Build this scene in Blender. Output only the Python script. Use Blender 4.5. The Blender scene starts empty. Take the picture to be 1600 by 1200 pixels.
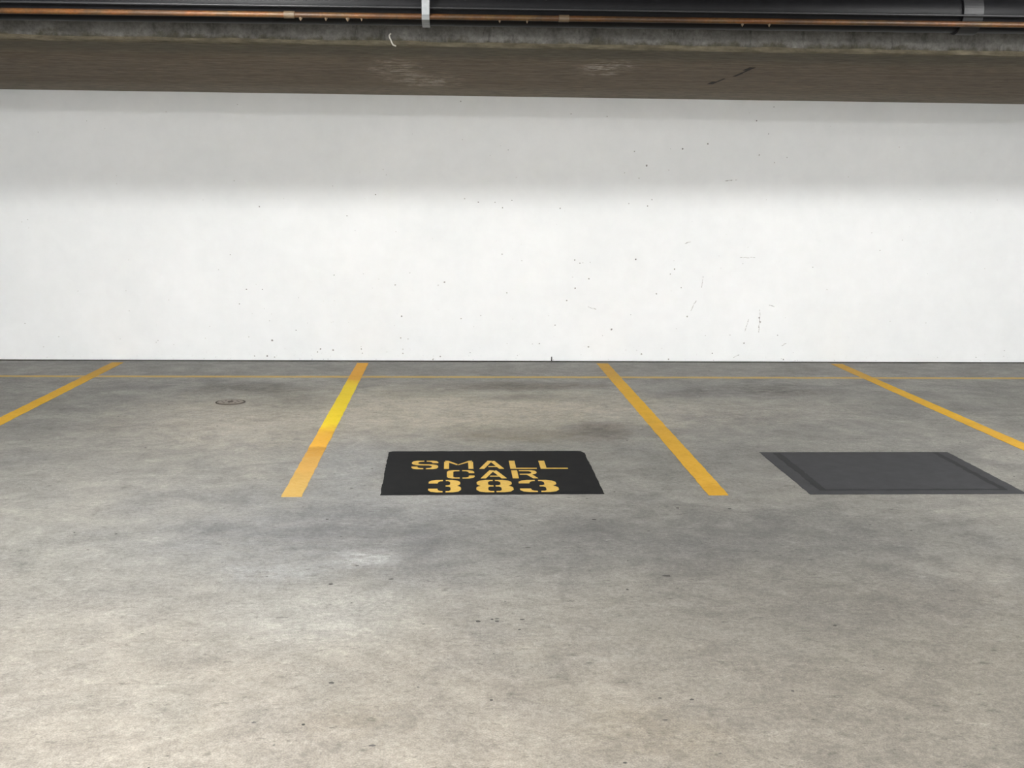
import bpy, bmesh, math, random
from mathutils import Matrix, Vector

# ------------------------------------------------------------------ camera
scene = bpy.context.scene
COL = scene.collection
cam_data = bpy.data.cameras.new('camera')
cam_data.sensor_fit = 'HORIZONTAL'
cam_data.sensor_width = 36.0
cam_data.lens = 40.527
cam_data.clip_end = 200
cam = bpy.data.objects.new('camera', cam_data)
COL.objects.link(cam)
RIGHT = Vector((0.99867423, -0.05047783, 0.01008774))
UP = Vector((-0.00177745, 0.16203761, 0.98678298))
FWD = Vector((0.05144526, 0.98549267, -0.16173307))
m = Matrix.Identity(4)
for i in range(3):
    m[i][0] = RIGHT[i]; m[i][1] = UP[i]; m[i][2] = -FWD[i]
m.translation = (0.0, -11.082, 1.6)
cam.matrix_world = m
scene.camera = cam

# ------------------------------------------------------------------ world, exposure
world = bpy.data.worlds.new('world')
scene.world = world
world.use_nodes = True
world.node_tree.nodes['Background'].inputs['Color'].default_value = (1.0, 1.0, 0.99, 1)
world.node_tree.nodes['Background'].inputs['Strength'].default_value = 0.36  # unseen fill added through the open rear, lifting the top of the wall
vs = scene.view_settings
vs.view_transform = 'Standard'
vs.look = 'None'
vs.gamma = 1.0
vs.use_curve_mapping = False
vs.exposure = 4.0

LAMP_POWER = 14.0                    # emission strength of an opal lamp tube
LAMP_Z = 3.0
LAMPS = [                            # x, y, turned, strength factor, label
    (-1.7, -5.73, False, 1.35, 'tubular opal light parallel to the slab edge, beside the galvanised strap'),
    (4.7, -5.73, False, 1.35, 'tubular opal light parallel to the slab edge, over the stall of the blank panel'),
    (-1.9, -9.3, True, 1.35, 'tubular opal light over the drive aisle, pointing at the stall with the floor drain'),
    (-5.2, -12.6, True, 2.0, 'unseen tubular opal light added at the open side to brighten the wall, pointing past the floor drain'),  # this rear row is added, out of view, to brighten the white wall
    (-1.6, -12.6, True, 2.0, 'unseen tubular opal light added at the open side to brighten the wall, pointing at the bright yellow stall line'),
    (2.0, -12.6, True, 2.0, 'unseen tubular opal light added at the open side to brighten the wall, pointing at the orange-yellow stall line'),
    (5.6, -12.6, True, 2.0, 'unseen tubular opal light added at the open side to brighten the wall, pointing past the blank panel'),
]

# ------------------------------------------------------------------ helpers
random.seed(7)

def tag(o, label=None, cat=None, group=None, kind=None):
    if label: o['label'] = label
    if cat: o['category'] = cat
    if group: o['group'] = group
    if kind: o['kind'] = kind
    return o

def obj(name, bm, mat, parent=None, smooth=False):
    me = bpy.data.meshes.new(name)
    bm.normal_update()
    bm.to_mesh(me); bm.free()
    if smooth:
        for p in me.polygons: p.use_smooth = True
    if mat: me.materials.append(mat)
    o = bpy.data.objects.new(name, me)
    COL.objects.link(o)
    if parent: o.parent = parent
    return o

def empty(name, loc):
    o = bpy.data.objects.new(name, None)
    o.empty_display_size = 0.1
    o.location = loc
    COL.objects.link(o)
    return o

def add_box(bm, x0, x1, y0, y1, z0, z1):
    v = [bm.verts.new(c) for c in ((x0,y0,z0),(x1,y0,z0),(x1,y1,z0),(x0,y1,z0),(x0,y0,z1),(x1,y0,z1),(x1,y1,z1),(x0,y1,z1))]
    for f in ((0,3,2,1),(4,5,6,7),(0,1,5,4),(1,2,6,5),(2,3,7,6),(3,0,4,7)):
        bm.faces.new([v[i] for i in f])

def add_prism(bm, pts, z0, z1):
    """pts: list of (x, y) counter-clockwise; upright prism."""
    a = sum(pts[i][0]*pts[(i+1)%len(pts)][1]-pts[(i+1)%len(pts)][0]*pts[i][1] for i in range(len(pts)))
    if a < 0: pts = pts[::-1]
    lo = [bm.verts.new((x, y, z0)) for x, y in pts]
    hi = [bm.verts.new((x, y, z1)) for x, y in pts]
    bm.faces.new(hi); bm.faces.new(lo[::-1])
    n = len(pts)
    for i in range(n):
        bm.faces.new((lo[i], lo[(i+1)%n], hi[(i+1)%n], hi[i]))

def add_tube(bm, a, b, r, seg=24, caps=True):
    a = Vector(a); b = Vector(b); d = (b-a).normalized()
    u = d.cross(Vector((0,0,1)))
    if u.length < 1e-4: u = Vector((1,0,0))
    u.normalize(); w = d.cross(u)
    rings = []
    for c in (a, b):
        rings.append([bm.verts.new(c + r*(math.cos(t)*u+math.sin(t)*w)) for t in (2*math.pi*k/seg for k in range(seg))])
    for k in range(seg):
        bm.faces.new((rings[0][k], rings[1][k], rings[1][(k+1)%seg], rings[0][(k+1)%seg]))
    if caps:
        bm.faces.new(rings[0]); bm.faces.new(rings[1][::-1])
    bmesh.ops.recalc_face_normals(bm, faces=bm.faces[:])

# ------------------------------------------------------------------ material helpers
class NT:
    def __init__(self, name):
        self.mat = bpy.data.materials.new(name)
        self.mat.use_nodes = True
        self.t = self.mat.node_tree
        self.b = self.t.nodes['Principled BSDF']
        self.tc = self.t.nodes.new('ShaderNodeTexCoord')
        self.co = self.tc.outputs['Object']
    def n(self, typ, **kw):
        nd = self.t.nodes.new(typ)
        for k, v in kw.items(): setattr(nd, k, v)
        return nd
    def l(self, a, b): self.t.links.new(a, b)
    def put(self, sock, v):
        if isinstance(v, bpy.types.NodeSocket): self.l(v, sock)
        elif isinstance(v, (tuple, list)) and len(v) == 3 and sock.type == 'RGBA': sock.default_value = (*v, 1)
        else: sock.default_value = v
    def scale(self, vec):
        nd = self.n('ShaderNodeVectorMath', operation='MULTIPLY')
        self.put(nd.inputs[0], self.co); nd.inputs[1].default_value = vec
        return nd.outputs[0]
    def noise(self, scale, detail=4, rough=0.55, vec=None, dist=0.0):
        nd = self.n('ShaderNodeTexNoise')
        self.put(nd.inputs['Vector'], vec if vec is not None else self.co)
        nd.inputs['Scale'].default_value = scale
        nd.inputs['Detail'].default_value = detail
        nd.inputs['Roughness'].default_value = rough
        nd.inputs['Distortion'].default_value = dist
        return nd.outputs['Fac']
    def rng(self, v, a, b, c=0.0, d=1.0, smooth=True):
        nd = self.n('ShaderNodeMapRange')
        nd.interpolation_type = 'SMOOTHSTEP' if smooth else 'LINEAR'
        self.put(nd.inputs['Value'], v)
        for i, x in zip(('From Min','From Max','To Min','To Max'), (a, b, c, d)): nd.inputs[i].default_value = x
        return nd.outputs['Result']
    def math(self, op, a, b=0.0):
        nd = self.n('ShaderNodeMath', operation=op)
        self.put(nd.inputs[0], a); self.put(nd.inputs[1], b)
        return nd.outputs[0]
    def mix(self, fac, a, b, mode='MIX'):
        nd = self.n('ShaderNodeMix', data_type='RGBA', blend_type=mode)
        self.put(nd.inputs['Factor'], fac); self.put(nd.inputs['A'], a); self.put(nd.inputs['B'], b)
        return nd.outputs['Result']
    def mul(self, col, fac):
        """multiply a colour by a grey factor"""
        nd = self.n('ShaderNodeVectorMath', operation='SCALE')
        self.put(nd.inputs[0], col); self.put(nd.inputs['Scale'], fac)
        return nd.outputs[0]
    def blob(self, c, r, warp, amount=0.5, soft=1.0):
        """soft ellipse mask with a frayed outline"""
        s = self.n('ShaderNodeVectorMath', operation='SUBTRACT'); self.put(s.inputs[0], self.co); s.inputs[1].default_value = c
        k = self.n('ShaderNodeVectorMath', operation='MULTIPLY'); self.l(s.outputs[0], k.inputs[0])
        k.inputs[1].default_value = tuple(0.0 if x is None else 1.0/x for x in r)
        ln = self.n('ShaderNodeVectorMath', operation='LENGTH'); self.l(k.outputs[0], ln.inputs[0])
        w = self.math('MULTIPLY_ADD', warp, amount*2); w.node.inputs[2].default_value = -amount
        d = self.math('ADD', ln.outputs['Value'], w)
        return self.rng(d, 1.0+0.35*soft, 1.0-0.75*soft)
    def bump(self, h, strength, dist=0.01):
        nd = self.n('ShaderNodeBump')
        nd.inputs['Strength'].default_value = strength; nd.inputs['Distance'].default_value = dist
        self.l(h, nd.inputs['Height']); self.l(nd.outputs['Normal'], self.b.inputs['Normal'])
    def done(self, col, rough=0.6, spec=0.5, metal=0.0):
        self.put(self.b.inputs['Base Color'], col); self.put(self.b.inputs['Roughness'], rough)
        self.b.inputs['Specular IOR Level'].default_value = spec; self.b.inputs['Metallic'].default_value = metal
        return self.mat

# ------------------------------------------------------------------ materials
def mat_floor():
    t = NT('trowelled_concrete')
    big = t.noise(0.55, 4, 0.55)
    mid = t.noise(2.3, 6, 0.62, dist=0.4)
    wisp = t.noise(3.4, 10, 0.70, vec=t.scale((0.75, 1.0, 1.0)), dist=1.6)
    sm = t.noise(9.0, 8, 0.70, dist=0.6)
    fine = t.noise(46.0, 4, 0.7)
    grit = t.noise(170.0, 2, 0.6)
    warp = t.noise(3.1, 9, 0.74)
    brk = t.noise(13.0, 7, 0.75, vec=t.scale((0.7, 1.0, 1.0)))
    col = t.mix(t.rng(mid, 0.33, 0.67), (0.205, 0.200, 0.190), (0.280, 0.267, 0.240))
    col = t.mix(t.rng(big, 0.38, 0.62, 0, 0.6), col, (0.235, 0.226, 0.204))
    # traffic film, mottling, old spills and painted lamp falloff, each with its own outline
    stains_and_falloff = [
        # centre, radii, colour, strength, fray, broken up
        ((-0.4, -9.3, 0), (6.0, 2.75, None), (0.276, 0.246, 0.206), 0.88, 0.40, 0.0),   # dusty drive aisle
        ((1.9, -7.9, 0), (1.3, 1.6, None), (0.205, 0.188, 0.159), 0.80, 0.55, 0.0),     # right side painted darker, as lamp light falls off
        ((-0.05, -2.45, 0), (2.1, 1.15, None), (0.56, 0.505, 0.395), 0.75, 0.55, 0.45),  # sandy patches in the stall
        ((-1.3, -2.9, 0), (1.2, 1.2, None), (0.43, 0.395, 0.330), 0.65, 0.60, 0.4),
        ((2.4, -2.3, 0), (0.9, 0.8, None), (0.36, 0.335, 0.290), 0.60, 0.70, 0.5),
        ((-0.5, -5.75, 0), (1.3, 0.95, None), (0.180, 0.182, 0.184), 0.80, 0.55, 0.3),   # blue-grey film
        ((1.25, -5.85, 0), (1.5, 0.65, None), (0.145, 0.142, 0.134), 0.80, 0.55, 0.25),  # this and the next: colour darkened where lamp light weakens to the right
        ((1.25, -6.7, 0), (0.8, 0.6, None), (0.185, 0.175, 0.156), 0.65, 0.6, 0.2),
        ((-0.40, -6.13, 0), (0.15, 0.14, None), (0.42, 0.42, 0.415), 0.70, 0.8, 1.0),  # this and the next: pale frayed patches
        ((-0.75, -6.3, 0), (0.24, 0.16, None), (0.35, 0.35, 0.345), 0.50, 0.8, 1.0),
        ((-0.50, -6.8, 0), (0.42, 0.38, None), (0.330, 0.322, 0.295), 0.7, 0.5, 0.3),
        ((-0.15, -5.1, 0), (0.55, 0.35, None), (0.32, 0.32, 0.315), 0.45, 0.7, 0.7),
        ((-0.12, -5.85, 0), (0.12, 0.28, None), (0.130, 0.130, 0.130), 0.75, 0.6, 0.4),
        ((-0.62, -5.72, 0), (0.60, 0.14, None), (0.130, 0.130, 0.132), 0.75, 0.9, 0.5),
        ((-0.55, -5.35, 0), (0.45, 0.20, None), (0.150, 0.150, 0.152), 0.60, 0.9, 0.6),
        ((0.50, -1.45, 0), (0.80, 0.26, None), (0.110, 0.096, 0.074), 0.85, 0.9, 0.5),  # below the thin line
        ((0.98, -3.38, 0), (0.27, 0.42, None), (0.105, 0.088, 0.074), 0.85, 0.8, 0.6),  # oil behind the panel
        ((0.42, -3.45, 0), (0.55, 0.30, None), (0.195, 0.168, 0.120), 0.70, 0.6, 0.4),
        ((2.62, -1.65, 0), (0.55, 0.35, None), (0.090, 0.080, 0.070), 0.85, 1.0, 0.7),
        ((1.95, -1.75, 0), (0.45, 0.30, None), (0.125, 0.120, 0.120), 0.65, 0.8, 0.5),
        ((-1.30, -2.10, 0), (0.42, 0.70, None), (0.150, 0.138, 0.116), 0.65, 1.0, 0.7),
        ((-1.75, -1.55, 0), (0.55, 0.35, None), (0.120, 0.110, 0.092), 0.70, 0.9, 0.6),
        ((-0.25, -1.75, 0), (0.40, 0.30, None), (0.200, 0.180, 0.140), 0.60, 0.9, 0.6),
        ((0.55, -2.0, 0), (0.40, 0.18, None), (0.135, 0.118, 0.092), 0.65, 0.9, 0.6),
        ((1.15, -4.55, 0), (0.32, 0.20, None), (0.125, 0.120, 0.112), 0.65, 0.8, 0.6),
        ((1.75, -4.2, 0), (0.55, 0.60, None), (0.185, 0.178, 0.168), 0.6, 0.6, 0.3),
        ((-0.62, -4.3, 0), (0.34, 0.80, None), (0.250, 0.252, 0.250), 0.7, 0.6, 0.3),
        ((-0.30, -7.75, 0), (0.20, 0.12, None), (0.185, 0.162, 0.130), 0.65, 0.9, 0.7),
        ((0.62, -7.85, 0), (0.25, 0.20, None), (0.205, 0.180, 0.140), 0.6, 0.8, 0.5),
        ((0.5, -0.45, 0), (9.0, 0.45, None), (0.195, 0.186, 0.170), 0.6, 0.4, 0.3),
    ]
    for c, r, sc, k, fr, bk in stains_and_falloff:
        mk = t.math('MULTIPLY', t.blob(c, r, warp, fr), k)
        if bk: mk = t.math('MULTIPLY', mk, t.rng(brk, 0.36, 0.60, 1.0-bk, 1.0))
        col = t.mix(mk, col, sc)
    # fine relief: trowel mottling, grit and short dark flecks
    col = t.mul(col, t.rng(wisp, 0.28, 0.72, 0.80, 1.18, False))
    col = t.mul(col, t.rng(sm, 0.25, 0.75, 0.74, 1.22, False))
    col = t.mul(col, t.rng(fine, 0.25, 0.75, 0.68, 1.30, False))
    col = t.mul(col, t.rng(grit, 0.3, 0.7, 0.74, 1.24, False))
    fl = t.noise(24.0, 5, 0.7, vec=t.scale((0.55, 1.0, 1.0)))
    col = t.mul(col, t.rng(fl, 0.30, 0.42, 0.55, 1.0))
    lt = t.noise(17.0, 5, 0.72, vec=t.scale((0.6, 1.0, 1.0)))
    col = t.mul(col, t.rng(lt, 0.58, 0.74, 1.0, 1.38))
    hgt = t.math('ADD', t.math('MULTIPLY', fine, 0.6), t.math('MULTIPLY', sm, 0.5))
    t.bump(hgt, 0.25, 0.006)
    return t.done(col, t.rng(mid, 0.3, 0.7, 0.62, 0.48), 0.30)

def mat_wall():
    t = NT('white_painted_concrete')
    a = t.noise(1.1, 5, 0.6); f = t.noise(60.0, 4, 0.65); s = t.noise(7.0, 5, 0.6)
    col = t.mix(t.rng(a, 0.3, 0.7), (0.835, 0.855, 0.86), (0.875, 0.89, 0.895))
    col = t.mul(col, t.rng(s, 0.3, 0.7, 0.975, 1.01, False))
    # scuffed foot of the wall, faint patches
    sp = t.noise(30.0, 5, 0.75)
    z = t.n('ShaderNodeSeparateXYZ'); t.l(t.co, z.inputs[0])
    low = t.math('MULTIPLY', t.rng(z.outputs['Z'], 0.22, 0.0), t.rng(sp, 0.60, 0.70, 0, 0.45))
    col = t.mix(low, col, (0.42, 0.40, 0.37))
    t.bump(f, 0.10, 0.004)
    return t.done(col, 0.55, 0.3)

def mat_soffit():
    t = NT('board_formed_soffit')
    g = t.noise(7.0, 6, 0.65, vec=t.scale((0.28, 1.6, 1.0)))
    f = t.noise(26.0, 5, 0.7, vec=t.scale((0.35, 1.2, 1.0)))
    w = t.noise(5.0, 7, 0.72)
    h = t.noise(15.0, 6, 0.72, vec=t.scale((0.6, 0.9, 1.0)))
    col = t.mix(t.rng(g, 0.3, 0.7), (0.140, 0.106, 0.071), (0.195, 0.155, 0.112))
    for c, r, sc, k, fr in [
        ((0.6, -3.45, 2.51), (9.0, 0.45, None), (0.100, 0.092, 0.064), 0.8, 0.5),     # damp edge behind the arris
        ((0.6, -0.10, 2.51), (12.0, 0.75, None), (0.250, 0.225, 0.185), 0.55, 0.35),    # paler strip along the wall
        ((-0.43, -2.2, 2.51), (0.20, 0.85, None), (0.50, 0.44, 0.37), 0.80, 1.1),
        ((-0.22, -1.35, 2.51), (0.26, 0.55, None), (0.54, 0.48, 0.40), 0.80, 1.1),
        ((1.10, -2.55, 2.51), (0.19, 0.50, None), (0.62, 0.56, 0.49), 0.85, 1.1),
        ((1.17, -3.40, 2.51), (0.15, 0.10, None), (0.05, 0.042, 0.030), 0.8, 0.7),
    ]:
        mk = t.math('MULTIPLY', t.blob(c, r, w, fr), k)
        if r[0] < 1: mk = t.math('MULTIPLY', mk, t.rng(h, 0.44, 0.62))
        col = t.mix(mk, col, sc)
    col = t.mul(col, t.rng(f, 0.28, 0.72, 0.52, 1.42, False))
    t.bump(f, 0.3, 0.01)
    return t.done(col, 0.85, 0.2)

def mat_face():
    t = NT('rough_grey_concrete')
    g = t.noise(5.0, 6, 0.65); f = t.noise(34.0, 5, 0.7)
    v = t.noise(10.0, 5, 0.7, vec=t.scale((1.5, 1.0, 0.4)))
    w = t.noise(8.0, 6, 0.7)
    col = t.mix(t.rng(g, 0.35, 0.65), (0.098, 0.094, 0.086), (0.155, 0.150, 0.140))
    z = t.n('ShaderNodeSeparateXYZ'); t.l(t.co, z.inputs[0])
    zz = t.math('ADD', z.outputs['Z'], t.rng(w, 0.2, 0.8, -0.06, 0.06, False))
    col = t.mix(t.rng(zz, 2.575, 2.525, 0, 0.9), col, (0.052, 0.047, 0.031))     # mossy lower edge, colour also darkened to offset lamp light there
    col = t.mul(col, t.rng(f, 0.25, 0.75, 0.60, 1.30, False))
    col = t.mul(col, t.rng(v, 0.32, 0.47, 0.55, 1.0))
    col = t.mul(col, t.rng(w, 0.60, 0.72, 1.0, 1.35))
    t.bump(f, 0.4, 0.01)
    return t.done(col, 0.85, 0.25)

def mat_plain(name, c, rough=0.6, spec=0.5, metal=0.0, var=0.12, scale=20.0):
    t = NT(name)
    f = t.noise(scale, 5, 0.65)
    return t.done(t.mul(c if isinstance(c, bpy.types.NodeSocket) else t_rgb(t, c), t.rng(f, 0.25, 0.75, 1-var, 1+var, False)), rough, spec, metal)

def t_rgb(t, c):
    r = t.n('ShaderNodeRGB'); r.outputs[0].default_value = (*c, 1); return r.outputs[0]

def mat_paint(name, bands, wear, worn=(0.25, 0.235, 0.205), x_scale=1.0):
    """road paint; bands = [(world y, colour)] recoats along the line, wear = bare concrete share"""
    t = NT(name)
    w = t.noise(6.0, 5, 0.6); f = t.noise(38.0, 5, 0.7); g = t.noise(150.0, 2, 0.6)
    s = t.n('ShaderNodeSeparateXYZ'); t.l(t.co, s.inputs[0])
    y = t.math('ADD', s.outputs['Y'], t.rng(w, 0.3, 0.7, -0.12, 0.12, False))
    col = t_rgb(t, bands[0][1])
    for (y0, y1), c in [(b[0], b[1]) for b in bands[1:]]:
        col = t.mix(t.rng(y, y0, y1), col, c)
    col = t.mul(col, t.rng(f, 0.25, 0.75, 0.86, 1.12, False))
    col = t.mul(col, t.rng(w, 0.3, 0.7, 0.92, 1.06, False))
    fw = t.math('ADD', t.math('MULTIPLY', f, 0.7), t.math('MULTIPLY', w, 0.3))
    col = t.mix(t.rng(fw, 0.5-0.02, 0.5+0.14, 0, wear), col, worn)
    t.bump(g, 0.1, 0.002)
    return t.done(col, 0.65, 0.12)

M = {}
M['floor'] = mat_floor()
M['wall'] = mat_wall()
M['soffit'] = mat_soffit()
M['face'] = mat_face()
M['ceiling'] = mat_plain('dark_concrete_ceiling', (0.16, 0.15, 0.14), 0.9, 0.2)
M['far_wall'] = mat_plain('grey_concrete_wall', (0.42, 0.42, 0.41), 0.8, 0.2)
M['line_old'] = mat_paint('yellow_paint_recoated', [(None, (0.80, 0.40, 0.030)),
    ((-0.95, -1.5), (0.98, 0.74, 0.020)), ((-3.0, -3.45), (0.80, 0.435, 0.045)), ((-3.75, -3.95), (0.56, 0.30, 0.050)), ((-4.02, -4.10), (0.57, 0.33, 0.08)), ((-4.35, -4.9), (0.52, 0.335, 0.095))], 0.18)
M['line_new'] = mat_paint('yellow_paint_even', [(None, (0.60, 0.34, 0.045)), ((-0.6, -1.6), (0.80, 0.46, 0.025)), ((-2.6, -3.4), (0.68, 0.385, 0.035)), ((-4.6, -5.0), (0.60, 0.335, 0.030))], 0.12)
M['line_thin'] = mat_paint('worn_yellow_paint', [(None, (0.60, 0.40, 0.135))], 0.65)
M['letter'] = mat_paint('stencil_yellow_paint', [(None, (0.60, 0.39, 0.085))], 0.30, worn=(0.52, 0.40, 0.18))
M['panel'] = mat_plain('matt_black_floor_paint', (0.0135, 0.0138, 0.0142), 0.75, 0.08, var=0.18, scale=9)
M['panel_grey'] = mat_plain('faded_black_floor_paint', (0.052, 0.053, 0.057), 0.7, 0.15, var=0.15, scale=9)
M['panel_dark'] = mat_plain('dark_floor_paint_seam', (0.030, 0.030, 0.033), 0.7, 0.15, var=0.15, scale=9)
M['iron'] = mat_plain('dark_cast_iron', (0.0045, 0.0045, 0.0052), 0.5, 0.12, var=0.4, scale=14)
M['black'] = mat_plain('black_plastic', (0.015, 0.015, 0.016), 0.5, 0.4)
M['galv'] = mat_plain('galvanised_steel', (0.20, 0.21, 0.215), 0.5, 0.5, 0.55, var=0.15, scale=40)
M['steel'] = mat_plain('dull_brown_steel', (0.22, 0.185, 0.15), 0.5, 0.5, 0.2, var=0.25, scale=40)
M['rust'] = mat_plain('brown_iron', (0.075, 0.060, 0.048), 0.7, 0.2, var=0.25, scale=40)
M['lime'] = mat_plain('lime_deposit', (0.62, 0.60, 0.55), 0.8, 0.2)
M['drip'] = mat_plain('rusty_drip', (0.075, 0.052, 0.030), 0.5, 0.4)
M['white_metal'] = mat_plain('white_enamel', (0.75, 0.75, 0.74), 0.4, 0.5, var=0.03)
M['hole'] = mat_plain('dark_pit', (0.035, 0.033, 0.030), 0.9, 0.1)

def mat_copper():
    t = NT('rusty_copper_pipe')
    a = t.noise(6.0, 5, 0.65, vec=t.scale((0.6, 1, 1))); f = t.noise(60.0, 4, 0.7)
    col = t.mix(t.rng(a, 0.35, 0.65), (0.105, 0.034, 0.005), (0.085, 0.046, 0.014))
    gr = t.noise(1.4, 6, 0.7)
    col = t.mix(t.rng(gr, 0.42, 0.58, 0.15, 0.8), col, (0.030, 0.017, 0.009))
    col = t.mul(col, t.rng(f, 0.25, 0.75, 0.6, 1.3, False))
    return t.done(col, 0.5, 0.4, 0.2)
M['copper'] = mat_copper()

def mat_tone(name):
    """small marks whose grey level is stored per face corner"""
    t = NT(name)
    a = t.n('ShaderNodeAttribute', attribute_name='tone')
    return t.done(a.outputs['Color'], 0.85, 0.1)
M['tone'] = mat_tone('chipped_paint')

def mat_emit(k):
    mt = bpy.data.materials.new('fluorescent_tube_glow'); mt.use_nodes = True
    nt = mt.node_tree; nt.nodes.clear()
    e = nt.nodes.new('ShaderNodeEmission'); o = nt.nodes.new('ShaderNodeOutputMaterial')
    e.inputs['Color'].default_value = (1.0, 1.0, 0.985, 1); e.inputs['Strength'].default_value = k
    nt.links.new(e.outputs[0], o.inputs[0])
    return mt

# ------------------------------------------------------------------ the room
X0, X1 = -10.0, 10.0
YR = -15.0
ZC = 3.14            # main ceiling
ZS = 2.51            # soffit of the dropped slab
YA = -3.62           # its front edge

bm = bmesh.new(); add_box(bm, X0-0.3, X1+0.3, YR-0.3, 0.4, -0.3, 0.0)
floor = tag(obj('floor', bm, M['floor']), 'bare stained grey concrete garage floor', kind='structure')

# white wall: front skin stops a finger above the slab, with a formwork joint notch at its foot
def wall_outline():
    g = 0.010; xj = 0.963
    return [(X0, g), (xj-0.006, g), (xj-0.006, 0.050), (xj+0.006, 0.050), (xj+0.006, g), (X1, g), (X1, ZC), (X0, ZC)]
bm = bmesh.new()
pts = wall_outline()
fr = [bm.verts.new((x, 0.0, z)) for x, z in pts]; bk = [bm.verts.new((x, 0.06, z)) for x, z in pts]
bm.faces.new(fr); bm.faces.new(bk[::-1])
for i in range(len(pts)):
    j = (i+1) % len(pts); bm.faces.new((fr[j], fr[i], bk[i], bk[j]))
bmesh.ops.recalc_face_normals(bm, faces=bm.faces[:])
wall = tag(obj('wall_back', bm, M['wall']), 'white painted concrete wall closing the parking stalls', kind='structure')
bm = bmesh.new(); add_box(bm, X0, X1, 0.055, 0.35, 0.0, ZC)
obj('wall_core', bm, M['hole'], wall)

bm = bmesh.new(); add_box(bm, X0-0.3, X0, YR, 0.35, 0.0, ZC)
tag(obj('wall_left', bm, M['far_wall']), kind='structure')
bm = bmesh.new(); add_box(bm, X1, X1+0.3, YR, 0.35, 0.0, ZC)
tag(obj('wall_right', bm, M['far_wall']), kind='structure')
bm = bmesh.new(); add_box(bm, X0-0.3, X1+0.3, YR-0.15, YR, 0.0, 0.9)      # parapet kept low; unseen opening made up to let fill light in
tag(obj('wall_rear', bm, M['far_wall']), kind='structure')
bm = bmesh.new(); add_box(bm, X0-0.3, X1+0.3, YR-0.3, 0.35, ZC, ZC+0.3)
ceiling = tag(obj('ceiling', bm, M['ceiling']), 'dark concrete ceiling of the drive aisle', kind='structure')

# dropped slab over the stalls, arris knocked round and slightly uneven
bm = bmesh.new()
N = 160
prof = [(YA, ZC), (YA, ZS+0.030), (YA+0.006, ZS+0.012), (YA+0.018, ZS+0.003), (YA+0.045, ZS), (-2.4, ZS), (-1.2, ZS), (0.0, ZS)]
rows = []
for i in range(N+1):
    x = X0 + (X1-X0)*i/N
    rows.append([bm.verts.new((x, y + (random.uniform(-0.006, 0.006) if 0 < k < 4 else 0), z + (random.uniform(-0.004, 0.004) if 0 < k < 4 else 0))) for k, (y, z) in enumerate(prof)])
for i in range(N):
    for k in range(len(prof)-1):
        f = bm.faces.new((rows[i][k], rows[i][k+1], rows[i+1][k+1], rows[i+1][k]))
        f.material_index = 0 if k < 1 else 1
bmesh.ops.recalc_face_normals(bm, faces=bm.faces[:])
slab = obj('ceiling_drop', bm, M['face'])
slab.data.materials.append(M['soffit'])
tag(slab, 'dropped concrete slab with grey front edge and brown board-marked soffit', kind='structure')

# ------------------------------------------------------------------ chips and scuffs in the wall paint
def add_fleck(bm, lay, c, u, w, tone, n=7, lift=None):
    vs = []
    for k in range(n):
        a = 2*math.pi*k/n + random.uniform(-0.2, 0.2); q = random.uniform(0.65, 1.15)
        vs.append(bm.verts.new(Vector(c) + q*math.cos(a)*Vector(u) + q*math.sin(a)*Vector(w)))
    mid = bm.verts.new(Vector(c) + Vector(lift))
    for k in range(n):
        f = bm.faces.new((vs[k], vs[(k+1) % n], mid))
        for lp in f.loops: lp[lay] = (*tone, 1)

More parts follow.
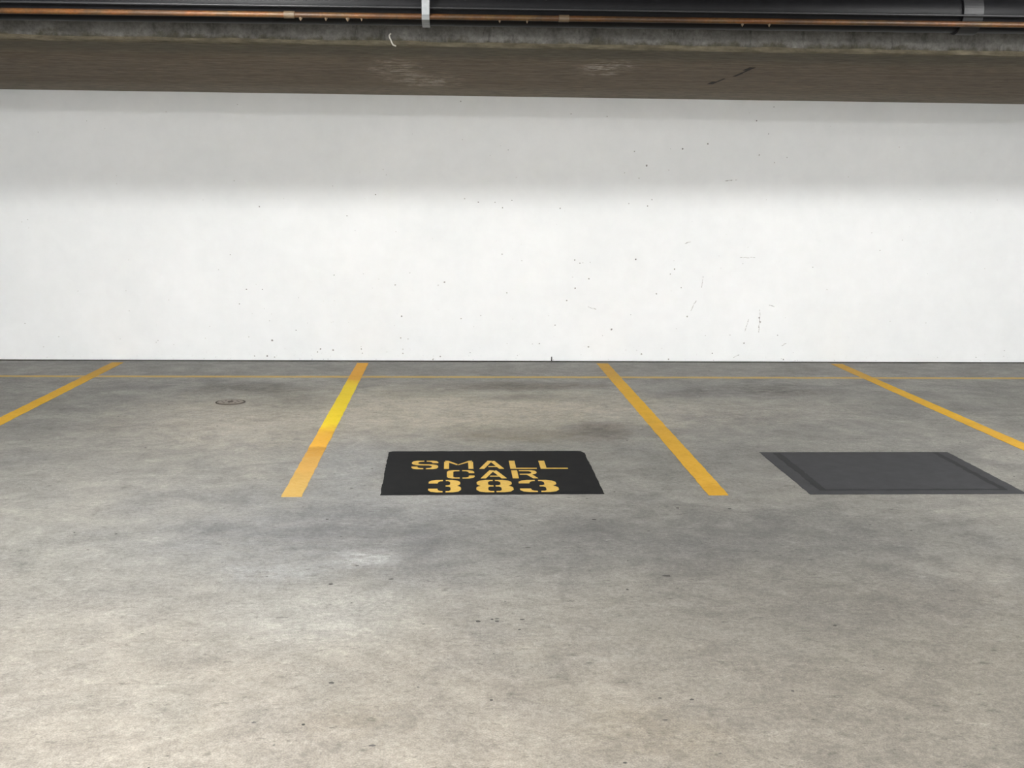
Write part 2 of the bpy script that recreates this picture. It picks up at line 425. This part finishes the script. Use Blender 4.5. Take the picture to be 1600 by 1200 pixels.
PITS = [(0.07, 2.46, 1), (-0.73, 1.59, 1), (-1.82, 1.47, 1), (-1.0, 1.39, 1), (-0.55, 0.74, 1.2), (-0.08, 0.77, 1.3), (-0.14, 0.74, 0.8), (-1.96, 0.69, 1), (-1.81, 0.69, 0.7), (-1.13, 0.83, 0.8), (0.47, 1.04, 1), (0.52, 0.67, 1), (-0.49, 0.44, 1), (0.08, 0.42, 1), (0.27, 0.45, 1), (-1.5, 0.3, 0.9), (-1.73, 0.2, 1.8), (-0.5, 0.23, 1.1), (-0.43, 0.22, 0.8), (-1.27, 0.12, 1.2), (-1.15, 0.11, 1.4), (-0.88, 0.12, 1), (-0.48, 0.12, 1), (-0.48, 0.08, 1), (-0.87, 0.08, 0.8), (-1.3, 0.09, 1), (-1.78, 0.05, 1.4), (-1.71, 0.04, 1.1), (-1.9, 0.05, 1), (-0.12, 0.05, 1), (-0.19, 0.02, 1), (0.17, 0.09, 0.8), (0.11, 1.56, 1), (0.24, 1.53, 1), (0.4, 1.53, 0.9), (0.47, 1.48, 0.9), (0.56, 1.55, 0.8), (0.52, 2.02, 0.8), (-2.03, 0.55, 0.8), (-1.75, 0.39, 0.7), (1.72, 2.02, 1.1), (1.84, 1.89, 1.4), (2.18, 2.05, 1.1), (2.42, 2.1, 1.2), (2.92, 2.0, 1.2), (2.88, 2.32, 1), (2.66, 1.76, 1.2), (3.04, 2.45, 0.8), (1.63, 1.82, 0.8), (1.77, 1.77, 0.8), (1.9, 1.57, 1), (1.86, 1.51, 1), (1.68, 1.53, 0.8), (1.02, 1.48, 1), (1.76, 1.0, 1.4), (2.14, 0.91, 1.1), (2.1, 0.86, 0.8), (2.21, 0.73, 0.8), (1.97, 0.67, 1), (1.31, 0.81, 1.1), (1.18, 0.72, 1.1), (1.1, 0.6, 1.3), (0.66, 0.98, 1), (1.17, 0.99, 1), (1.22, 0.96, 0.9), (1.32, 0.97, 0.7), (1.54, 0.32, 1.7), (2.28, 0.45, 1.1), (2.85, 0.19, 1.2), (2.54, 0.09, 1.1), (1.32, 0.15, 1.2), (1.84, 0.08, 1.2), (0.84, 0.18, 1.1), (3.25, 0.03, 1.2), (2.11, 0.03, 0.9), (2.71, 0.27, 0.8), (3.18, 0.27, 0.8), (0.99, 0.36, 1), (1.45, 2.34, 0.8), (1.11, 2.36, 0.8), (3.0, 2.2, 0.8), (3.19, 1.98, 0.7), (3.07, 1.93, 0.7), (2.99, 0.44, 1.1), (3.0, 0.4, 1.2), (2.99, 0.35, 1)]
SCUFFS = [(3.236, 0.174, 3.276, 0.191), (3.089, 0.563, 3.142, 0.552), (2.885, 0.414, 2.853, 0.313), (2.994, 0.514, 2.994, 0.297), (1.315, 0.54, 1.374, 0.517), (2.243, 1.159, 2.301, 1.176), (2.357, 0.592, 2.313, 0.51), (2.419, 0.837, 2.412, 0.721), (2.757, 0.052, 2.804, 0.076), (2.787, 1.025, 2.917, 1.026), (2.617, 1.755, 2.721, 1.766)]
FPITS = [(0.348, -5.984, 1.3), (-0.505, -6.469, 1.5), (-0.257, -6.41, 1), (-0.399, -7.451, 0.9), (-0.233, -7.896, 0.9), (0.098, -6.905, 1.3), (0.172, -6.88, 1), (0.169, -6.907, 1), (0.152, -6.886, 0.9), (0.916, -6.393, 1.6), (1.441, -5.332, 1.3), (0.708, -5.524, 1.1), (0.339, -5.631, 0.8), (1.172, -5.315, 1.1), (-0.414, -6.229, 0.9), (-0.524, -5.798, 0.7), (0.267, -6.889, 0.9), (0.251, -6.994, 0.8), (-0.107, -6.927, 0.7), (0.773, -7.612, 1), (0.671, -7.599, 0.8), (-0.555, -4.884, 0.9), (1.119, -7.558, 0.8), (-0.605, -7.736, 0.8), (0.126, -7.598, 0.9), (0.495, -8.024, 0.8)]

bm = bmesh.new(); lay = bm.loops.layers.float_color.new('tone')
for x, z, s in PITS:
    r = 0.0066*s*random.uniform(0.85, 1.15); g = random.choice((0.2, 0.28, 0.4))
    add_fleck(bm, lay, (x, -0.0012, z), (r, 0, 0), (0, 0, r), (g, g*0.97, g*0.92), lift=(0, 0.0006, 0))
for k in range(170):                       # peppering, denser at the foot of the wall
    x = random.uniform(-4.5, 5.5); z = 0.02 + 2.4*random.random()**2.6
    r = random.uniform(0.002, 0.0045); g = random.uniform(0.4, 0.62)
    add_fleck(bm, lay, (x, -0.0012, z), (r*random.uniform(0.8, 1.8), 0, 0), (0, 0, r), (g, g*0.98, g*0.94), n=6, lift=(0, 0.0006, 0))
tag(obj('paint_chip', bm, M['tone'], wall), 'small dark chips and blow holes in the white paint', kind='stuff')
bm = bmesh.new(); lay = bm.loops.layers.float_color.new('tone')
for xa, za, xb, zb in SCUFFS:
    d = Vector((xb-xa, 0, zb-za)); ln = d.length; d.normalize(); nrm = Vector((-d.z, 0, d.x))
    k = 0.0
    while k < 1.0:
        c = Vector((xa, -0.0010, za)) + d*ln*k + nrm*random.uniform(-0.004, 0.004)
        g = random.uniform(0.38, 0.6); a = random.uniform(0.010, 0.022)
        add_fleck(bm, lay, c, d*a, nrm*random.uniform(0.002, 0.0042), (g, g*0.98, g*0.96), n=6, lift=(0, 0.0005, 0))
        k += random.uniform(0.5, 1.6)*0.02/ln
tag(obj('scuff_mark', bm, M['tone'], wall), 'grey bumper scuffs and hairline scratches on white paint', kind='stuff')

bm = bmesh.new(); lay = bm.loops.layers.float_color.new('tone')
for x, y, s in FPITS:
    g = random.uniform(0.07, 0.12); r = 0.0085*s
    add_fleck(bm, lay, (x, y, 0.0008), (r*random.uniform(0.9, 1.5), 0, 0), (0, r*random.uniform(0.8, 1.3), 0), (g, g*0.97, g*0.92), n=8, lift=(0, 0, -0.0004))
for k in range(220):
    x = random.uniform(-3.5, 4.5); y = random.uniform(-8.6, -0.3)
    r = random.uniform(0.002, 0.006); g = random.uniform(0.06, 0.14)
    add_fleck(bm, lay, (x, y, 0.0008), (r*random.uniform(1, 2), 0, 0), (0, r*random.uniform(1, 2), 0), (g, g*0.96, g*0.9), n=6, lift=(0, 0, -0.0004))
tag(obj('surface_pit', bm, M['tone'], floor), 'small dark pits in the floor concrete', kind='stuff')

# lime run on the slab edge
bm = bmesh.new()
path = [(-0.388, 2.585), (-0.398, 2.574), (-0.396, 2.560), (-0.388, 2.545), (-0.382, 2.530), (-0.374, 2.516), (-0.356, 2.509)]
for (xa, za), (xb, zb) in zip(path, path[1:]):
    add_tube(bm, (xa, YA-0.002, za), (xb, YA-0.002, zb), 0.0045, 8)
lm = obj('lime_run', bm, M['lime'], slab)
lm['label'] = 'thin white lime run dripping over the slab edge'
# hairline crack in the soffit
bm = bmesh.new()
cx = [(2.07, -1.50), (2.11, -1.70), (2.10, -1.95), (2.15, -2.12), (2.13, -2.35), (2.14, -2.55), (2.10, -2.75)]
for (xa, ya), (xb, yb) in zip(cx, cx[1:]):
    w0 = random.uniform(0.001, 0.004)
    if random.random() < 0.3: continue
    add_box(bm, min(xa, xb)-w0, max(xa, xb)+w0, yb, ya, ZS-0.0015, ZS+0.001)
tag(obj('soffit_crack', bm, M['hole'], slab), 'dark crack running across the brown soffit')

# ------------------------------------------------------------------ painted lines
def line(name, x0, x1, y0, y1, mat, label, cat, group=None, rag=0.0025, z=0.0022):
    """paint strip with slightly ragged edges; runs along its longer side"""
    along_x = (x1-x0) > (y1-y0)
    L = (x1-x0) if along_x else (y1-y0)
    n = max(8, int(L/0.06))
    a = []; b = []
    for i in range(n+1):
        s = i/n
        if along_x:
            x = x0+(x1-x0)*s; a.append((x, y0+random.uniform(-rag, rag))); b.append((x, y1+random.uniform(-rag, rag)))
        else:
            y = y0+(y1-y0)*s; a.append((x1+random.uniform(-rag, rag), y)); b.append((x0+random.uniform(-rag, rag), y))
    bm = bmesh.new()
    va = [bm.verts.new((*p, z)) for p in a]; vb = [bm.verts.new((*p, z)) for p in b]
    la = [bm.verts.new((*p, 0.0)) for p in a]; lb = [bm.verts.new((*p, 0.0)) for p in b]
    for i in range(n):
        bm.faces.new((va[i], va[i+1], vb[i+1], vb[i]))
        bm.faces.new((la[i], la[i+1], va[i+1], va[i])); bm.faces.new((vb[i], vb[i+1], lb[i+1], lb[i]))
        bm.faces.new((lb[i], lb[i+1], la[i+1], la[i]))
    bm.faces.new((la[0], va[0], vb[0], lb[0])); bm.faces.new((va[n], la[n], lb[n], vb[n]))
    bmesh.ops.recalc_face_normals(bm, faces=bm.faces[:])
    return tag(obj(name, bm, mat), label, cat, group)

G = 'stall divider lines'
line('stall_line', -0.912, -0.803, -5.065, -0.12, M['line_old'], 'bright yellow stall line with a pale recoated end, beside the floor drain', 'line marking', G)
line('stall_line', 1.391, 1.502, -5.06, -0.10, M['line_new'], 'even orange-yellow stall line between the lettered panel and the blank panel', 'line marking', G)
line('stall_line', -3.216, -3.107, -5.065, -0.12, M['line_new'], 'yellow stall line on the far side of the floor drain', 'line marking', G)
line('stall_line', 3.695, 3.806, -5.06, -0.10, M['line_new'], 'yellow stall line on the far side of the blank black panel', 'line marking', G)
line('wheel_stop_line', X0+0.02, X1-0.02, -1.005, -0.915, M['line_thin'], 'thin worn yellow line running along the foot of the white wall', 'line marking', rag=0.006, z=0.0014)

# ------------------------------------------------------------------ black panels with stencilled lettering
def ragged(corners, step=0.035, rag=0.0025):
    out = []
    for (xa, ya), (xb, yb) in zip(corners, corners[1:]+corners[:1]):
        n = max(1, int(math.hypot(xb-xa, yb-ya)/step))
        for i in range(n):
            s = i/n; k = rag if i else 0
            out.append((xa+(xb-xa)*s+random.uniform(-k, k), ya+(yb-ya)*s+random.uniform(-k, k)))
    return out

sign = empty('floor_panel', (0.22, -4.5, 0.0))
tag(sign, 'black painted floor panel reading SMALL CAR 383 in yellow stencil letters', 'floor sign')
sx, sy = 0.22, -4.5
bm = bmesh.new()
cor = [(-0.388, -5.037), (0.826, -5.026), (0.830, -4.02), (0.812, -3.972), (0.775, -3.962), (-0.375, -3.970), (-0.400, -3.990)]
add_prism(bm, [(x-sx, y-sy) for x, y in ragged(cor)], 0.0002, 0.0024)
obj('panel', bm, M['panel'], sign)
bm = bmesh.new()
add_prism(bm, [(x-sx, y-sy) for x, y in ragged([(-0.315, -5.0), (0.755, -4.99), (0.76, -4.05), (-0.325, -4.06)], rag=0.006)], 0.0020, 0.0032)
obj('second_coat', bm, M['panel'], sign)

# stencil letters in a unit box, one polygon for each bridge-separated piece
def mir(p): return [(1-x, y) for x, y in p]
GL = {}
GL['L'] = [[(0, 0), (1, 0), (1, .10), (.22, .10), (.22, 1), (0, 1)]]
GL['S'] = [
    [(.46, 1), (.20, 1), (.05, .93), (0, .80), (0, .66), (.06, .55), (.20, .47), (.66, .43), (.75, .36), (.77, .24), (.70, .13), (.56, .09), (.54, 0),
     (.80, 0), (.95, .07), (1, .20), (1, .36), (.94, .47), (.80, .54), (.34, .58), (.25, .64), (.23, .76), (.30, .87), (.46, .91)],
    [(.55, 1), (.80, 1), (.94, .94), (1, .82), (1, .72), (.78, .72), (.76, .82), (.68, .89), (.55, .91)],
    [(0, .30), (.22, .30), (.24, .18), (.33, .11), (.45, .09), (.45, 0), (.20, 0), (.06, .06), (0, .18)],
]
GL['M'] = [
    [(0, 0), (.17, 0), (.17, .80), (0, .86)], [(1, 0), (.83, 0), (.83, .80), (1, .86)],
    [(.03, 1), (.14, 1), (.47, .56), (.44, .46), (.03, .92)], [(.97, 1), (.86, 1), (.50, .54), (.47, .44), (.97, .92)],
]
GL['A'] = [
    [(0, 0), (.20, 0), (.56, .98), (.37, 1)],
    [(.50, .80), (.60, .98), (.66, .96), (1, 0), (.80, 0), (.72, .22), (.36, .22), (.39, .31), (.69, .31), (.57, .66)],
]
GL['C'] = [
    [(.46, 1), (.20, 1), (.05, .93), (0, .80), (0, .20), (.05, .07), (.20, 0), (.46, 0), (.46, .09), (.30, .10), (.23, .18), (.23, .82), (.30, .90), (.46, .91)],
    [(.56, 1), (.80, 1), (.95, .93), (1, .80), (1, .66), (.80, .66), (.79, .80), (.70, .90), (.56, .91)],
    [(.56, 0), (.80, 0), (.95, .07), (1, .20), (1, .34), (.80, .34), (.79, .20), (.70, .10), (.56, .09)],
]
GL['R'] = [
    [(0, 0), (.24, 0), (.24, 1), (0, 1)],
    [(.31, 1), (.80, 1), (.95, .93), (1, .80), (1, .68), (.94, .55), (.80, .48), (1, 0), (.80, 0), (.58, .46), (.31, .46), (.31, .55), (.68, .56), (.78, .62), (.79, .78), (.70, .90), (.31, .91)],
]
half = [(.53, 1), (.74, 1), (.90, .94), (.98, .82), (.98, .66), (.93, .57), (.87, .52), (.95, .46), (1, .36), (1, .20), (.92, .06), (.76, 0), (.53, 0), (.53, .085), (.63, .09), (.68, .17), (.68, .38), (.62, .455), (.53, .46), (.53, .545), (.61, .55), (.67, .62), (.67, .83), (.61, .91), (.53, .915)]
GL['3'] = [half,
    [(.44, 1), (.24, 1), (.08, .95), (0, .84), (0, .72), (.28, .72), (.30, .84), (.36, .90), (.44, .915)],
    [(.44, 0), (.24, 0), (.08, .05), (0, .16), (0, .28), (.28, .28), (.30, .16), (.36, .10), (.44, .085)]]
GL['8'] = [half, mir(half)]

TEXT = [   # glyph, x0, x1, y0 (near), y1 (far) on the floor
    ('S', -0.243, -0.085, -4.452, -4.238), ('M', -0.050, 0.124, -4.445, -4.239), ('A', 0.159, 0.305, -4.446, -4.240),
    ('L', 0.342, 0.499, -4.447, -4.241), ('L', 0.522, 0.684, -4.448, -4.243),
    ('C', -0.032, 0.127, -4.680, -4.486), ('A', 0.161, 0.310, -4.679, -4.487), ('R', 0.344, 0.490, -4.680, -4.488),
    ('3', -0.133, 0.047, -4.990, -4.718), ('8', 0.132, 0.336, -4.990, -4.720), ('3', 0.372, 0.586, -4.988, -4.722),
]
for ch, x0, x1, y0, y1 in TEXT:
    bm = bmesh.new()
    for piece in GL[ch]:
        add_prism(bm, [(x0+(x1-x0)*u-sx, y0+(y1-y0)*v-sy) for u, v in piece], 0.0030, 0.0042)
    obj('stencil_letter' if ch.isalpha() else 'stencil_digit', bm, M['letter'], sign)

blank = empty('floor_panel', (2.56, -4.53, 0.0))
tag(blank, 'faded grey-black painted floor panel in the stall beyond the orange-yellow line', 'floor sign')
bx, by = 2.56, -4.53
bm = bmesh.new()
add_prism(bm, [(x-bx, y-by) for x, y in ragged([(1.955, -5.05), (3.17, -5.05), (3.17, -4.005), (1.950, -4.005)])], 0.0002, 0.0022)
obj('panel', bm, M['panel_grey'], blank)
bm = bmesh.new()
add_prism(bm, [(x-bx, y-by) for x, y in ragged([(2.03, -4.97), (3.10, -4.97), (3.10, -4.03), (2.03, -4.03)], rag=0.006)], 0.0018, 0.0028)
obj('seam', bm, M['panel_dark'], blank)
bm = bmesh.new()
add_prism(bm, [(x-bx, y-by) for x, y in ragged([(2.075, -4.95), (3.06, -4.95), (3.06, -4.04), (2.075, -4.04)], rag=0.006)], 0.0024, 0.0034)
obj('second_coat', bm, M['panel_grey'], blank)

# ------------------------------------------------------------------ floor drain
drain = empty('floor_drain', (-1.712, -2.225, 0.0))
tag(drain, 'round brown metal floor drain cover set in the concrete', 'drain')
def ring(bm, r0, r1, z0, z1, seg=40):
    A = []
    for r, z in ((r0, z0), (r0, z1), (r1, z1), (r1, z0)):
        A.append([bm.verts.new((r*math.cos(2*math.pi*k/seg), r*math.sin(2*math.pi*k/seg), z)) for k in range(seg)])
    for i in range(4):
        for k in range(seg):
            bm.faces.new((A[i][k], A[i][(k+1) % seg], A[(i+1) % 4][(k+1) % seg], A[(i+1) % 4][k]))
    bmesh.ops.recalc_face_normals(bm, faces=bm.faces[:])
bm = bmesh.new(); ring(bm, 0.102, 0.114, 0.0, 0.003); obj('rim', bm, M['rust'], drain)
bm = bmesh.new(); add_tube(bm, (0, 0, 0.0), (0, 0, 0.0045), 0.097, 40); cover = obj('cover', bm, M['steel'], drain)
for k in range(8):
    a = 2*math.pi*k/8
    bm = bmesh.new(); add_tube(bm, (0.062*math.cos(a), 0.062*math.sin(a), 0.0030), (0.062*math.cos(a), 0.062*math.sin(a), 0.0052), 0.009, 12)
    obj('drain_hole', bm, M['rust'], cover)
bm = bmesh.new(); add_tube(bm, (0, 0, 0.002), (0, 0, 0.007), 0.022, 20); obj('centre_plug', bm, M['rust'], drain)

# ------------------------------------------------------------------ pipes under the aisle ceiling
def sl(x): return 0.0040*x
PY, PZ, PR = -3.97, 2.697, 0.110
drainpipe = empty('drain_pipe', (0.0, PY, PZ))
tag(drainpipe, 'large dark iron drain pipe running along the slab edge', 'pipe')
bm = bmesh.new(); add_tube(bm, (X0+0.02, 0, sl(X0)), (X1-0.02, 0, sl(X1)), PR, 48); obj('pipe_run', bm, M['iron'], drainpipe, True)
for x in (-3.4, 3.1):
    bm = bmesh.new(); add_tube(bm, (x-0.06, 0, sl(x)), (x+0.06, 0, sl(x)), PR+0.012, 48); obj('coupling', bm, M['black'], drainpipe)

CY, CZ, CR = -4.118, 2.6167, 0.0165
def slc(x): return 0.0040*(x+0.19)
cp = empty('copper_pipe', (0.0, CY, CZ))
tag(cp, 'slim rusty orange copper pipe in front of the iron drain pipe', 'pipe')
bm = bmesh.new(); add_tube(bm, (X0+0.02, 0, slc(X0)), (X1-0.02, 0, slc(X1)), CR, 20); obj('pipe_run', bm, M['copper'], cp, True)
for x in (-0.945, 0.645):
    bm = bmesh.new(); add_tube(bm, (x-0.03, 0, slc(x)), (x+0.03, 0, slc(x)), CR+0.004, 20); obj('coupling', bm, M['drip'], cp)
for x, k in ((-0.88, 1.0), (-0.735, .8), (-0.610, 1.1), (-0.53, .6), (0.270, .6), (0.430, .6), (1.70, .8), (1.86, .8)):
    bm = bmesh.new()
    prev = None
    for r, z in ((0.013*k, -0.011), (0.011*k, -0.018), (0.006*k, -0.024-0.003*k), (0.002*k, -0.027-0.006*k)):
        rg = [bm.verts.new((x+r*math.cos(t*math.pi/5), r*0.8*math.sin(t*math.pi/5), slc(x)+z)) for t in range(10)]
        if prev:
            for t in range(10): bm.faces.new((prev[t], rg[t], rg[(t+1) % 10], prev[(t+1) % 10]))
        else: bm.faces.new(rg)
        prev = rg
    bm.faces.new(prev[::-1]); bmesh.ops.recalc_face_normals(bm, faces=bm.faces[:])
    obj('drip', bm, M['drip'], cp)

bm = bmesh.new(); add_tube(bm, (X0+0.02, -4.115, 2.667+slc(X0)), (X1-0.02, -4.115, 2.667+slc(X1)), 0.0065, 12)
tag(obj('cable', bm, M['black'], None, True), 'thin black cable above the slim orange copper pipe', 'cable')

# galvanised strap looped under both pipes
hanger = empty('pipe_hanger', (-0.160, -3.99, ZC))
tag(hanger, 'galvanised strap hanger looped round the pipes under the ceiling', 'pipe hanger')
prof = [(-4.146, ZC), (-4.144, 2.90), (-4.142, 2.70), (-4.140, 2.625), (-4.130, 2.600), (-4.105, 2.588), (-4.05, 2.581), (-3.97, 2.5795), (-3.90, 2.592), (-3.865, 2.62), (-3.846, 2.70), (-3.843, 2.90), (-3.843, ZC)]
bm = bmesh.new(); hw = 0.0225; th = 0.004
prev = None
for i, (y, z) in enumerate(prof):
    a = prof[max(0, i-1)]; b = prof[min(len(prof)-1, i+1)]
    d = Vector((0, b[0]-a[0], b[1]-a[1])).normalized(); nr = Vector((0, d.z, -d.y))
    c = Vector((0, y+3.99, z-ZC))
    q = [bm.verts.new(c+Vector((sx_*hw, 0, 0))+nr*(th*o)) for sx_, o in ((-1, 0), (1, 0), (1, 1), (-1, 1))]
    if prev:
        for k in range(4): bm.faces.new((prev[k], prev[(k+1) % 4], q[(k+1) % 4], q[k]))
    else: bm.faces.new(q)
    prev = q
bm.faces.new(prev[::-1]); bmesh.ops.recalc_face_normals(bm, faces=bm.faces[:])
obj('strap', bm, M['galv'], hanger)
for y in (-4.146, -3.843):
    bm = bmesh.new(); add_box(bm, -0.05, 0.05, y+3.99-0.03, y+3.99+0.03, -0.006, 0.0)
    obj('ceiling_plate', bm, M['galv'], hanger)

# ------------------------------------------------------------------ fluorescent battens of the drive aisle, plus the added rear row
for x, y, turned, k, label in LAMPS:
    f = empty('ceiling_light', (x, y, ZC))
    if turned: f.rotation_euler.z = math.pi/2
    tag(f, label, 'light', 'tubular lights of the garage')
    dz = LAMP_Z - ZC
    bm = bmesh.new()
    pr = [(-0.045, 0.0), (-0.045, -0.045), (-0.030, -0.075), (0.030, -0.075), (0.045, -0.045), (0.045, 0.0)]
    lo = [bm.verts.new((-0.62, a, b)) for a, b in pr]; hi = [bm.verts.new((0.62, a, b)) for a, b in pr]
    bm.faces.new(lo); bm.faces.new(hi[::-1])
    for i in range(6): bm.faces.new((lo[i], hi[i], hi[(i+1) % 6], lo[(i+1) % 6]))
    bmesh.ops.recalc_face_normals(bm, faces=bm.faces[:])
    obj('housing', bm, M['white_metal'], f)
    bm = bmesh.new(); add_tube(bm, (-0.585, 0, dz), (0.585, 0, dz), 0.050, 18)
    obj('opal_tube', bm, mat_emit(LAMP_POWER*k), f)
    for e in (-1, 1):
        bm = bmesh.new(); add_tube(bm, (e*0.585, 0, dz), (e*0.615, 0, dz), 0.056, 18)
        obj('end_cap', bm, M['white_metal'], f)
